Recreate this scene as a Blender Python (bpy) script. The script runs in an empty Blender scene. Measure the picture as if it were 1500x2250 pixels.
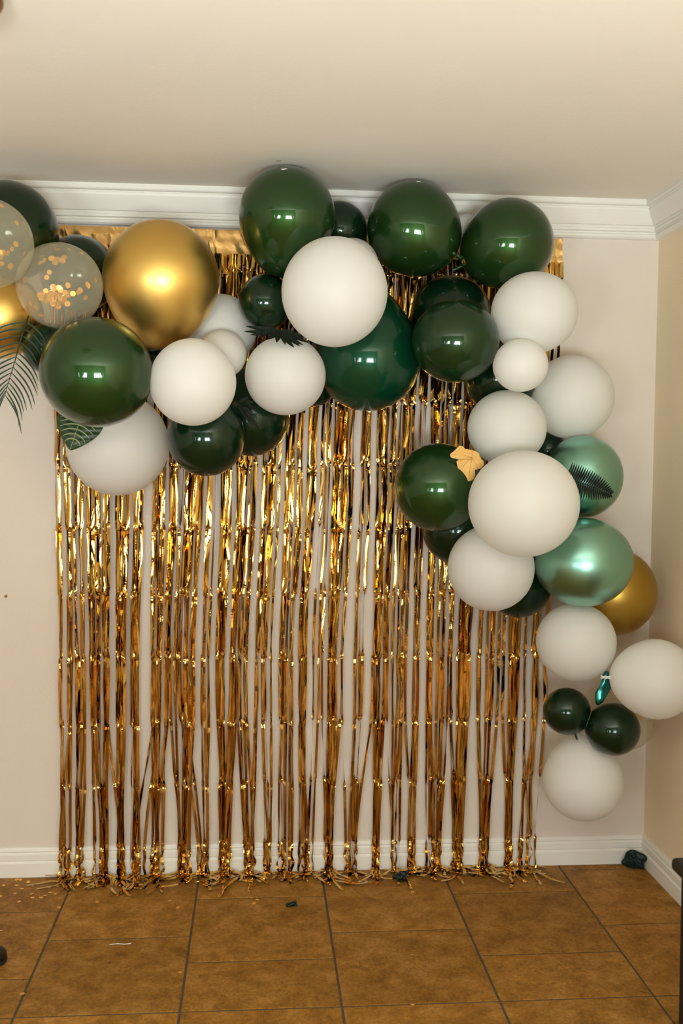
import bpy, bmesh, math, random
from mathutils import Vector, Matrix

scene = bpy.context.scene
C = scene.collection

# ------------------------------------------------------------------ camera
cam_d = bpy.data.cameras.new('camera')
cam = bpy.data.objects.new('camera', cam_d)
C.objects.link(cam)
cam_d.sensor_fit = 'VERTICAL'
cam_d.sensor_height = 36.0
cam_d.sensor_width = 24.0
cam_d.lens = 2254.06 / 2250.0 * 36.0
_r = Vector((0.99669, -0.08076, 0.00963))
_u = Vector((-0.00532, 0.05345, 0.99856))
_w = Vector((0.08116, 0.99530, -0.05284))
cam.matrix_world = Matrix(((_r.x, _u.x, -_w.x, 0.00543),
                           (_r.y, _u.y, -_w.y, -3.84283),
                           (_r.z, _u.z, -_w.z, 1.57370),
                           (0, 0, 0, 1)))
cam_d.clip_start = 0.05
cam_d.dof.use_dof = True
cam_d.dof.focus_distance = 3.35
cam_d.dof.aperture_fstop = 2.8
scene.camera = cam

# ------------------------------------------------------------------ world, exposure
world = bpy.data.worlds.new('world')
scene.world = world
world.use_nodes = True
world.node_tree.nodes['Background'].inputs[0].default_value = (0.75, 0.86, 1.0, 1)
world.node_tree.nodes['Background'].inputs[1].default_value = 1.0
vs = scene.view_settings
vs.view_transform = 'Standard'
vs.look = 'None'
vs.gamma = 1.0
vs.exposure = 0.58
vs.use_curve_mapping = False
scene.cycles.max_bounces = 8
scene.cycles.diffuse_bounces = 5
scene.cycles.glossy_bounces = 3
scene.cycles.transparent_max_bounces = 12
scene.cycles.sample_clamp_indirect = 6.0
scene.cycles.adaptive_threshold = 0.08

# room dimensions (metres); back wall is Y = 0, right wall is X = XR
XR, XL, YF, HC = 1.520, -3.3, -5.0, 2.5415
# windows in the wall behind the camera: x0, x1, z0, z1, watts
WINDOWS = [(-0.25, 0.85, 0.60, 1.45, 34.0),
           (-1.85, -1.28, 0.60, 1.45, 18.0),
           (-2.80, -2.60, 0.60, 1.45, 5.0),
           (1.14, 1.26, 0.65, 1.40, 3.0)]
LIGHT_COL = (0.93, 1.0, 0.99)
for x0, x1, z0, z1, watts in WINDOWS:
    ld = bpy.data.lights.new('window_daylight', 'AREA')
    ld.shape = 'RECTANGLE'
    ld.size, ld.size_y = x1 - x0, z1 - z0
    ld.energy = watts
    ld.color = LIGHT_COL
    lo = bpy.data.objects.new('window_daylight', ld)
    C.objects.link(lo)
    lo.location = ((x0 + x1) / 2, YF - 0.07, (z0 + z1) / 2)
    lo.rotation_euler = (math.radians(90), 0, 0)

# added fill lights before two windows, tilted up to brighten the ceiling
for x0, x1, z0, z1, watts, tilt in [(-0.25, 0.85, 0.60, 1.45, 56.0, 60), (-1.85, -1.28, 0.60, 1.45, 24.0, 60)]:
    ld = bpy.data.lights.new('ceiling_fill', 'AREA')
    ld.shape = 'RECTANGLE'
    ld.size, ld.size_y = x1 - x0, z1 - z0
    ld.energy = watts
    ld.spread = math.radians(125)
    ld.color = (0.93, 1.0, 0.99)
    lo = bpy.data.objects.new('ceiling_fill', ld)
    C.objects.link(lo)
    lo.location = ((x0 + x1) / 2, YF + 0.30, (z0 + z1) / 2)
    lo.rotation_euler = (math.radians(90 + tilt), 0, 0)

# ------------------------------------------------------------------ material helpers
def make_mat(name, col, rough=0.5, metal=0.0, spec=0.5, coat=0.0, coat_rough=0.05, sss=0.0,
             vary=None, bump=None, island=0.0, col2=None, aniso=None):
    m = bpy.data.materials.new(name)
    m.use_nodes = True
    nt = m.node_tree
    b = nt.nodes['Principled BSDF']
    b.inputs['Base Color'].default_value = (*col, 1)
    b.inputs['Roughness'].default_value = rough
    b.inputs['Metallic'].default_value = metal
    b.inputs['Specular IOR Level'].default_value = spec
    b.inputs['Coat Weight'].default_value = coat
    b.inputs['Coat Roughness'].default_value = coat_rough
    if sss:
        b.inputs['Subsurface Weight'].default_value = sss
        b.inputs['Subsurface Radius'].default_value = (0.06, 0.05, 0.04)
    tc = nt.nodes.new('ShaderNodeTexCoord')
    out = None
    if vary:
        scale, amount = vary
        n = nt.nodes.new('ShaderNodeTexNoise')
        n.inputs['Scale'].default_value = scale
        n.inputs['Detail'].default_value = 6
        n.inputs['Roughness'].default_value = 0.62
        nt.links.new(tc.outputs['Object'], n.inputs['Vector'])
        ramp = nt.nodes.new('ShaderNodeValToRGB')
        ramp.color_ramp.elements[0].position = 0.30
        ramp.color_ramp.elements[1].position = 0.70
        c2 = col2 if col2 else tuple(c * (1 - amount) for c in col)
        ramp.color_ramp.elements[0].color = (*c2, 1)
        ramp.color_ramp.elements[1].color = (*col, 1)
        nt.links.new(n.outputs['Fac'], ramp.inputs['Fac'])
        out = ramp.outputs['Color']
    if island:
        oi = nt.nodes.new('ShaderNodeObjectInfo')
        mr = nt.nodes.new('ShaderNodeMapRange')
        mr.inputs['To Min'].default_value = 1 - island
        mr.inputs['To Max'].default_value = 1 + island
        nt.links.new(oi.outputs['Random'], mr.inputs['Value'])
        mx = nt.nodes.new('ShaderNodeVectorMath')
        mx.operation = 'SCALE'
        if out is None:
            rgb = nt.nodes.new('ShaderNodeRGB')
            rgb.outputs[0].default_value = (*col, 1)
            out = rgb.outputs[0]
        nt.links.new(out, mx.inputs[0])
        nt.links.new(mr.outputs['Result'], mx.inputs['Scale'])
        out = mx.outputs['Vector']
    if out is not None:
        nt.links.new(out, b.inputs['Base Color'])
    if bump:
        scale, strength, dist = bump
        n2 = nt.nodes.new('ShaderNodeTexNoise')
        n2.inputs['Scale'].default_value = scale
        n2.inputs['Detail'].default_value = 4
        nt.links.new(tc.outputs['Object'], n2.inputs['Vector'])
        bp = nt.nodes.new('ShaderNodeBump')
        bp.inputs['Strength'].default_value = strength
        bp.inputs['Distance'].default_value = dist
        nt.links.new(n2.outputs['Fac'], bp.inputs['Height'])
        nt.links.new(bp.outputs['Normal'], b.inputs['Normal'])
    return m

M = {}
M['wall'] = make_mat('wall_paint', (0.74, 0.665, 0.58), 0.75, spec=0.25, vary=(1.7, 0.05), bump=(95, 0.22, 0.004))
M['ceiling'] = make_mat('ceiling_paint', (0.84, 0.795, 0.71), 0.85, spec=0.15, vary=(2.2, 0.04), bump=(60, 0.15, 0.004))
M['trim'] = make_mat('white_trim_paint', (0.82, 0.80, 0.735), 0.42, spec=0.4, vary=(3, 0.03))
M['grout'] = make_mat('grout', (0.085, 0.066, 0.040), 0.9, vary=(30, 0.3), bump=(220, 0.4, 0.002))
M['wall_tan'] = make_mat('tan_wall_paint', (0.88, 0.74, 0.53), 0.75, spec=0.25, vary=(1.7, 0.05), bump=(95, 0.22, 0.004))
M['wall_dark'] = make_mat('dark_reflection_wall', (0.15, 0.115, 0.08), 0.7, vary=(2, 0.2))  # unseen wall darkened so foil and balloons reflect a dim room
M['wall_mid'] = make_mat('taupe_wall_paint', (0.72, 0.66, 0.57), 0.7, vary=(2, 0.1))
M['frame'] = make_mat('window_frame_paint', (0.7, 0.68, 0.62), 0.45)

# glazed floor tile: cloudy brown with lighter flecks
def tile_material():
    m = bpy.data.materials.new('brown_ceramic_tile')
    m.use_nodes = True
    nt = m.node_tree
    b = nt.nodes['Principled BSDF']
    tc = nt.nodes.new('ShaderNodeTexCoord')
    geo = nt.nodes.new('ShaderNodeNewGeometry')
    oi = nt.nodes.new('ShaderNodeObjectInfo')
    add = nt.nodes.new('ShaderNodeVectorMath')
    add.operation = 'MULTIPLY_ADD'
    comb = nt.nodes.new('ShaderNodeCombineXYZ')
    for i in range(3):
        nt.links.new(oi.outputs['Random'], comb.inputs[i])
    nt.links.new(comb.outputs[0], add.inputs[0])
    add.inputs[1].default_value = (37.0, 53.0, 11.0)
    nt.links.new(geo.outputs['Position'], add.inputs[2])
    def noise(scale, detail, rough, dist=0.0):
        n = nt.nodes.new('ShaderNodeTexNoise')
        n.inputs['Scale'].default_value = scale
        n.inputs['Detail'].default_value = detail
        n.inputs['Roughness'].default_value = rough
        n.inputs['Distortion'].default_value = dist
        nt.links.new(add.outputs[0], n.inputs['Vector'])
        return n
    big = noise(12.0, 9, 0.72, 0.4)
    ramp = nt.nodes.new('ShaderNodeValToRGB')
    e = ramp.color_ramp.elements
    e[0].position, e[0].color = 0.30, (0.160, 0.070, 0.010, 1)
    e[1].position, e[1].color = 0.72, (0.430, 0.220, 0.058, 1)
    mid = e.new(0.5)
    mid.color = (0.285, 0.132, 0.022, 1)
    nt.links.new(big.outputs['Fac'], ramp.inputs['Fac'])
    fine = noise(95.0, 6, 0.75)
    r2 = nt.nodes.new('ShaderNodeMapRange')
    r2.inputs['From Min'].default_value = 0.25
    r2.inputs['From Max'].default_value = 0.75
    r2.inputs['To Min'].default_value = 0.55
    r2.inputs['To Max'].default_value = 1.50
    nt.links.new(fine.outputs['Fac'], r2.inputs['Value'])
    r3 = nt.nodes.new('ShaderNodeMapRange')
    r3.inputs['To Min'].default_value = 0.88
    r3.inputs['To Max'].default_value = 1.12
    nt.links.new(oi.outputs['Random'], r3.inputs['Value'])
    mu = nt.nodes.new('ShaderNodeMath')
    mu.operation = 'MULTIPLY'
    nt.links.new(r2.outputs['Result'], mu.inputs[0])
    nt.links.new(r3.outputs['Result'], mu.inputs[1])
    sc = nt.nodes.new('ShaderNodeVectorMath')
    sc.operation = 'SCALE'
    nt.links.new(ramp.outputs['Color'], sc.inputs[0])
    nt.links.new(mu.outputs[0], sc.inputs['Scale'])
    nt.links.new(sc.outputs['Vector'], b.inputs['Base Color'])
    b.inputs['Roughness'].default_value = 0.55
    b.inputs['Specular IOR Level'].default_value = 0.15
    bp = nt.nodes.new('ShaderNodeBump')
    bp.inputs['Strength'].default_value = 0.25
    bp.inputs['Distance'].default_value = 0.002
    nt.links.new(fine.outputs['Fac'], bp.inputs['Height'])
    nt.links.new(bp.outputs['Normal'], b.inputs['Normal'])
    return m
M['tile'] = tile_material()

# balloons
M['dk'] = make_mat('dark_green_latex', (0.003, 0.020, 0.006), 0.34, metal=0.3, spec=0.1, coat=0.7, coat_rough=0.07)
M['dk2'] = make_mat('bottle_green_latex', (0.008, 0.034, 0.008), 0.34, metal=0.35, spec=0.1, coat=0.75, coat_rough=0.07)
M['gr'] = make_mat('pearl_green_latex', (0.016, 0.056, 0.010), 0.38, metal=0.6, spec=0.15, coat=0.8, coat_rough=0.05)
M['em'] = make_mat('emerald_latex', (0.002, 0.048, 0.019), 0.36, metal=0.35, spec=0.1, coat=0.7, coat_rough=0.07)
M['w'] = make_mat('ivory_latex', (0.92, 0.92, 0.885), 0.42, spec=0.35)
def translucent(m, col, fac):
    nt = m.node_tree
    tl = nt.nodes.new('ShaderNodeBsdfTranslucent')
    tl.inputs['Color'].default_value = (*col, 1)
    mix = nt.nodes.new('ShaderNodeMixShader')
    mix.inputs['Fac'].default_value = fac
    nt.links.new(nt.nodes['Principled BSDF'].outputs[0], mix.inputs[1])
    nt.links.new(tl.outputs[0], mix.inputs[2])
    nt.links.new(mix.outputs[0], nt.nodes['Material Output'].inputs['Surface'])
translucent(M['w'], (0.95, 0.945, 0.90), 0.42)
M['gold'] = make_mat('chrome_gold_latex', (0.80, 0.53, 0.14), 0.40, metal=1.0, coat=0.2, coat_rough=0.2)
M['olive'] = make_mat('shaded_gold_latex', (0.46, 0.29, 0.050), 0.36, metal=0.95)  # same metal as the other gold, weaker light put into a darker base
M['chr'] = make_mat('chrome_green_latex', (0.26, 0.52, 0.42), 0.32, metal=1.0, coat=0.3, coat_rough=0.12)

def clear_latex(name, lo, hi, tint):
    m = bpy.data.materials.new(name)
    m.use_nodes = True
    nt = m.node_tree
    b = nt.nodes['Principled BSDF']
    b.inputs['Base Color'].default_value = (*tint, 1)
    b.inputs['Roughness'].default_value = 0.12
    b.inputs['Specular IOR Level'].default_value = 0.6
    tr = nt.nodes.new('ShaderNodeBsdfTransparent')
    tr.inputs[0].default_value = (0.97, 0.96, 0.92, 1)
    fr = nt.nodes.new('ShaderNodeLayerWeight')
    fr.inputs['Blend'].default_value = 0.35
    pw = nt.nodes.new('ShaderNodeMath')
    pw.operation = 'POWER'
    pw.inputs[1].default_value = 1.8
    nt.links.new(fr.outputs['Facing'], pw.inputs[0])
    mr = nt.nodes.new('ShaderNodeMapRange')
    mr.inputs['To Min'].default_value = lo
    mr.inputs['To Max'].default_value = hi
    nt.links.new(pw.outputs[0], mr.inputs['Value'])
    mix = nt.nodes.new('ShaderNodeMixShader')
    nt.links.new(mr.outputs['Result'], mix.inputs['Fac'])
    nt.links.new(tr.outputs[0], mix.inputs[1])
    nt.links.new(b.outputs[0], mix.inputs[2])
    nt.links.new(mix.outputs[0], nt.nodes['Material Output'].inputs['Surface'])
    return m
M['conf'] = clear_latex('clear_latex', 0.17, 0.62, (0.76, 0.71, 0.52))
M['clear'] = clear_latex('clear_latex_dim', 0.28, 0.62, (0.66, 0.60, 0.46))

M['flake'] = make_mat('gold_confetti_foil', (0.82, 0.44, 0.09), 0.38, metal=0.7, island=0.2)
M['foil'] = make_mat('gold_foil', (0.64, 0.375, 0.085), 0.06, metal=1.0, island=0.10, bump=(120, 0.10, 0.002))
M['foil_header'] = make_mat('gold_foil_band', (0.86, 0.54, 0.20), 0.24, metal=1.0, bump=(55, 0.25, 0.003))
M['palm'] = make_mat('palm_leaf_green', (0.020, 0.045, 0.018), 0.5, spec=0.3, island=0.3)
M['darkleaf'] = make_mat('dark_leaf', (0.007, 0.012, 0.006), 0.55, spec=0.12, island=0.3)
M['leaf'] = make_mat('leaf_green', (0.030, 0.065, 0.022), 0.38, vary=(40, 0.4))
M['vein'] = make_mat('leaf_vein', (0.34, 0.40, 0.19), 0.45)
M['paper_gold'] = make_mat('gold_card_leaf', (0.62, 0.36, 0.09), 0.45, metal=0.35, vary=(60, 0.15))
M['teal'] = make_mat('teal_foil', (0.02, 0.22, 0.20), 0.22, metal=0.9, coat=0.3)
M['scrap'] = make_mat('dark_green_scrap', (0.006, 0.024, 0.020), 0.42, spec=0.3, vary=(60, 0.5))
M['black'] = make_mat('black_paint', (0.006, 0.005, 0.004), 0.45, vary=(20, 0.3))
M['rubber'] = make_mat('black_rubber', (0.008, 0.008, 0.008), 0.6)
M['brass'] = make_mat('brass', (0.30, 0.15, 0.04), 0.4, metal=0.8)
M['tape'] = make_mat('white_tape', (0.85, 0.83, 0.76), 0.3)
M['dab'] = make_mat('olive_putty', (0.36, 0.31, 0.19), 0.7)

# ------------------------------------------------------------------ object helpers
def mesh_obj(name, verts, faces, mat, parent=None, smooth=False, loc=(0, 0, 0)):
    me = bpy.data.meshes.new(name)
    me.from_pydata([tuple(v) for v in verts], [], faces)
    me.validate()
    me.update()
    if smooth:
        for p in me.polygons:
            p.use_smooth = True
    me.materials.append(mat)
    o = bpy.data.objects.new(name, me)
    C.objects.link(o)
    o.location = loc
    if parent:
        o.parent = parent
    return o

def tag(o, label, cat, group=None):
    o['label'] = label
    o['category'] = cat
    if group:
        o['group'] = group
    return o

def struct(o):
    o['kind'] = 'structure'
    return o

def empty(name, loc):
    o = bpy.data.objects.new(name, None)
    C.objects.link(o)
    o.location = loc
    o.empty_display_size = 0.05
    return o

def box_geo(x0, x1, y0, y1, z0, z1, bevel=0.0):
    if not bevel:
        v = [(x0, y0, z0), (x1, y0, z0), (x1, y1, z0), (x0, y1, z0),
             (x0, y0, z1), (x1, y0, z1), (x1, y1, z1), (x0, y1, z1)]
        f = [(0, 3, 2, 1), (4, 5, 6, 7), (0, 1, 5, 4), (1, 2, 6, 5), (2, 3, 7, 6), (3, 0, 4, 7)]
        return v, f
    bm = bmesh.new()
    v, f = box_geo(x0, x1, y0, y1, z0, z1)
    bv = [bm.verts.new(p) for p in v]
    for q in f:
        bm.faces.new([bv[i] for i in q])
    bmesh.ops.bevel(bm, geom=list(bm.edges), offset=bevel, segments=3, profile=0.5, affect='EDGES')
    bm.verts.index_update()
    vv = [tuple(p.co) for p in bm.verts]
    ff = [[q.index for q in fc.verts] for fc in bm.faces]
    bm.free()
    return vv, ff

class Geo:
    def __init__(self):
        self.v, self.f = [], []
    def add(self, vf):
        n = len(self.v)
        self.v += [tuple(p) for p in vf[0]]
        self.f += [tuple(i + n for i in q) for q in vf[1]]
        return self
    def build(self, name, mat, parent=None, smooth=False, loc=(0, 0, 0)):
        return mesh_obj(name, self.v, self.f, mat, parent, smooth, loc)

def tube_geo(pts, radii, n=8, cap=True):
    pts = [Vector(p) for p in pts]
    v, f = [], []
    prev = None
    for i, p in enumerate(pts):
        t = (pts[min(i + 1, len(pts) - 1)] - pts[max(i - 1, 0)]).normalized()
        a = prev if prev is not None else (Vector((0, 1, 0)) if abs(t.y) < 0.9 else Vector((1, 0, 0)))
        e1 = (a - t * a.dot(t)).normalized()
        prev = e1
        e2 = t.cross(e1)
        r = radii[i] if isinstance(radii, (list, tuple)) else radii
        for k in range(n):
            an = 2 * math.pi * k / n
            v.append(p + e1 * (math.cos(an) * r) + e2 * (math.sin(an) * r))
    for i in range(len(pts) - 1):
        for k in range(n):
            k2 = (k + 1) % n
            f.append((i * n + k, i * n + k2, (i + 1) * n + k2, (i + 1) * n + k))
    if cap:
        f.append(tuple(range(n - 1, -1, -1)))
        f.append(tuple(range((len(pts) - 1) * n, len(pts) * n)))
    return v, f

# ------------------------------------------------------------------ the room
TH = 0.12
floor = struct(mesh_obj('floor', *box_geo(XL, XR, YF, 0.0, -0.10, -0.0022), M['grout']))
P, G = 0.461, 0.0070
X0 = -0.6685
def tile_geo(w, d):
    b, h = 0.0015, -0.0012
    v = [(b, b, 0), (w - b, b, 0), (w - b, d - b, 0), (b, d - b, 0),
         (0, 0, h), (w, 0, h), (w, d, h), (0, d, h),
         (0, 0, -0.0021), (w, 0, -0.0021), (w, d, -0.0021), (0, d, -0.0021)]
    f = [(0, 1, 2, 3)]
    for k in range(4):
        k2 = (k + 1) % 4
        f += [(4 + k, 4 + k2, k2, k), (8 + k, 8 + k2, 4 + k2, 4 + k)]
    return v, f
tile_meshes = {}
def add_tile(x0, x1, y0, y1):
    w, d = round(x1 - x0, 4), round(y1 - y0, 4)
    if w < 0.02 or d < 0.02:
        return
    me = tile_meshes.get((w, d))
    if me is None:
        me = bpy.data.meshes.new('tile')
        v, f = tile_geo(w, d)
        me.from_pydata(v, [], f)
        me.update()
        me.materials.append(M['tile'])
        tile_meshes[(w, d)] = me
    t = bpy.data.objects.new('tile', me)
    C.objects.link(t)
    t.location = (x0, y0, 0)
    t.parent = floor
YJ = -0.986                     # one joint runs across every column
for k in range(-6, 5):
    xa, xb = max(XL, X0 + k * P + G / 2), min(XR, X0 + (k + 1) * P - G / 2)
    if xb <= xa:
        continue
    odd = k % 2 != 0
    first = {-1: -0.771, 1: -0.702, 3: -0.711}.get(k, -0.72) if odd else YJ + P
    ys = [YJ, first]
    while ys[-1] + P < -0.03:
        ys.append(ys[-1] + P)
    ys.append(0.0)
    y = YJ - (0.24 if odd else P)
    low = []
    while y > YF:
        low.append(y)
        y -= P
    ys = [YF] + low[::-1] + ys
    for a, b in zip(ys[:-1], ys[1:]):
        add_tile(xa, xb, a + G / 2, b - (G / 2 if b < 0 else 0.0))

wall_back = struct(mesh_obj('wall_back', *box_geo(XL - TH, XR + TH, 0.0, TH, -0.1, HC + 0.1), M['wall']))
wall_right = struct(mesh_obj('wall_right', *box_geo(XR, XR + TH, YF - TH, 0.0, -0.1, HC + 0.1), M['wall_tan']))
wall_left = struct(mesh_obj('wall_left', *box_geo(XL - TH, XL, YF - TH, 0.0, -0.1, HC + 0.1), M['wall_mid']))
ceiling = struct(mesh_obj('ceiling', *box_geo(XL, XR, YF, 0.0, HC, HC + 0.1), M['ceiling']))
# window wall behind the camera, built around its openings
g = Geo()
xs = sorted(WINDOWS)
x = XL
for x0, x1, z0, z1, _ in xs:
    g.add(box_geo(x, x0, YF - TH, YF, -0.1, HC + 0.1))
    g.add(box_geo(x0, x1, YF - TH, YF, -0.1, z0))
    g.add(box_geo(x0, x1, YF - TH, YF, z1, HC + 0.1))
    x = x1
g.add(box_geo(x, XR, YF - TH, YF, -0.1, HC + 0.1))
struct(g.build('wall_front', M['wall_dark']))
for i, (x0, x1, z0, z1, _) in enumerate(WINDOWS):
    w = empty('window_%d' % (i + 1), ((x0 + x1) / 2, YF - 0.03, z0))
    struct(w)
    hx, hz, fw = (x1 - x0) / 2, z1 - z0, 0.035
    fr = Geo()
    fr.add(box_geo(-hx, hx, -0.02, 0.02, 0, fw)).add(box_geo(-hx, hx, -0.02, 0.02, hz - fw, hz))
    fr.add(box_geo(-hx, -hx + fw, -0.02, 0.02, fw, hz - fw)).add(box_geo(hx - fw, hx, -0.02, 0.02, fw, hz - fw))
    fr.build('window_frame', M['frame'], w)
    n = 2 if x1 - x0 > 1 else 1
    for k in range(1, n):
        cx = -hx + 2 * hx * k / n
        mesh_obj('mullion', *box_geo(cx - 0.025, cx + 0.025, -0.018, 0.018, fw, hz - fw), M['frame'], w)

# crown moulding and baseboards: (distance from wall, height)
CROWN = [(0.084, 2.5415), (0.084, 2.5240), (0.080, 2.5205), (0.066, 2.5190), (0.070, 2.5130), (0.068, 2.5055),
         (0.060, 2.4920), (0.050, 2.4770), (0.042, 2.4645), (0.037, 2.4575), (0.022, 2.4550), (0.024, 2.4500),
         (0.031, 2.4460), (0.030, 2.4370), (0.019, 2.4335), (0.019, 2.4290), (0.025, 2.4250), (0.022, 2.4170),
         (0.014, 2.4110), (0.000, 2.4086)]
BASE = [(0.000, 0.1093), (0.006, 0.1093), (0.009, 0.1040), (0.011, 0.0960), (0.0085, 0.0920), (0.0095, 0.0880),
        (0.0125, 0.0840), (0.0130, 0.0640), (0.0110, 0.0600), (0.0135, 0.0565), (0.0160, 0.0520), (0.0160, 0.0)]
def moulding(name, prof, along):
    v, f = [], []
    for d, z in prof:
        if along == 'back':
            v += [(XL, -d, z), (XR - d, -d, z)]
        else:
            v += [(XR - d, YF, z), (XR - d, -d, z)]
    for i in range(len(prof) - 1):
        q = (2 * i, 2 * i + 1, 2 * i + 3, 2 * i + 2)
        f.append(q if along == 'right' else q[::-1])
    n = len(prof)
    f.append(tuple((2 * (n - 1), 2 * (n - 1) + 1, 1, 0)))
    return struct(mesh_obj(name, v, f, M['trim']))
moulding('trim_1', CROWN, 'back')
moulding('trim_2', CROWN, 'right')
moulding('baseboard_back', BASE, 'back')
moulding('baseboard_right', BASE, 'right')

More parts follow.
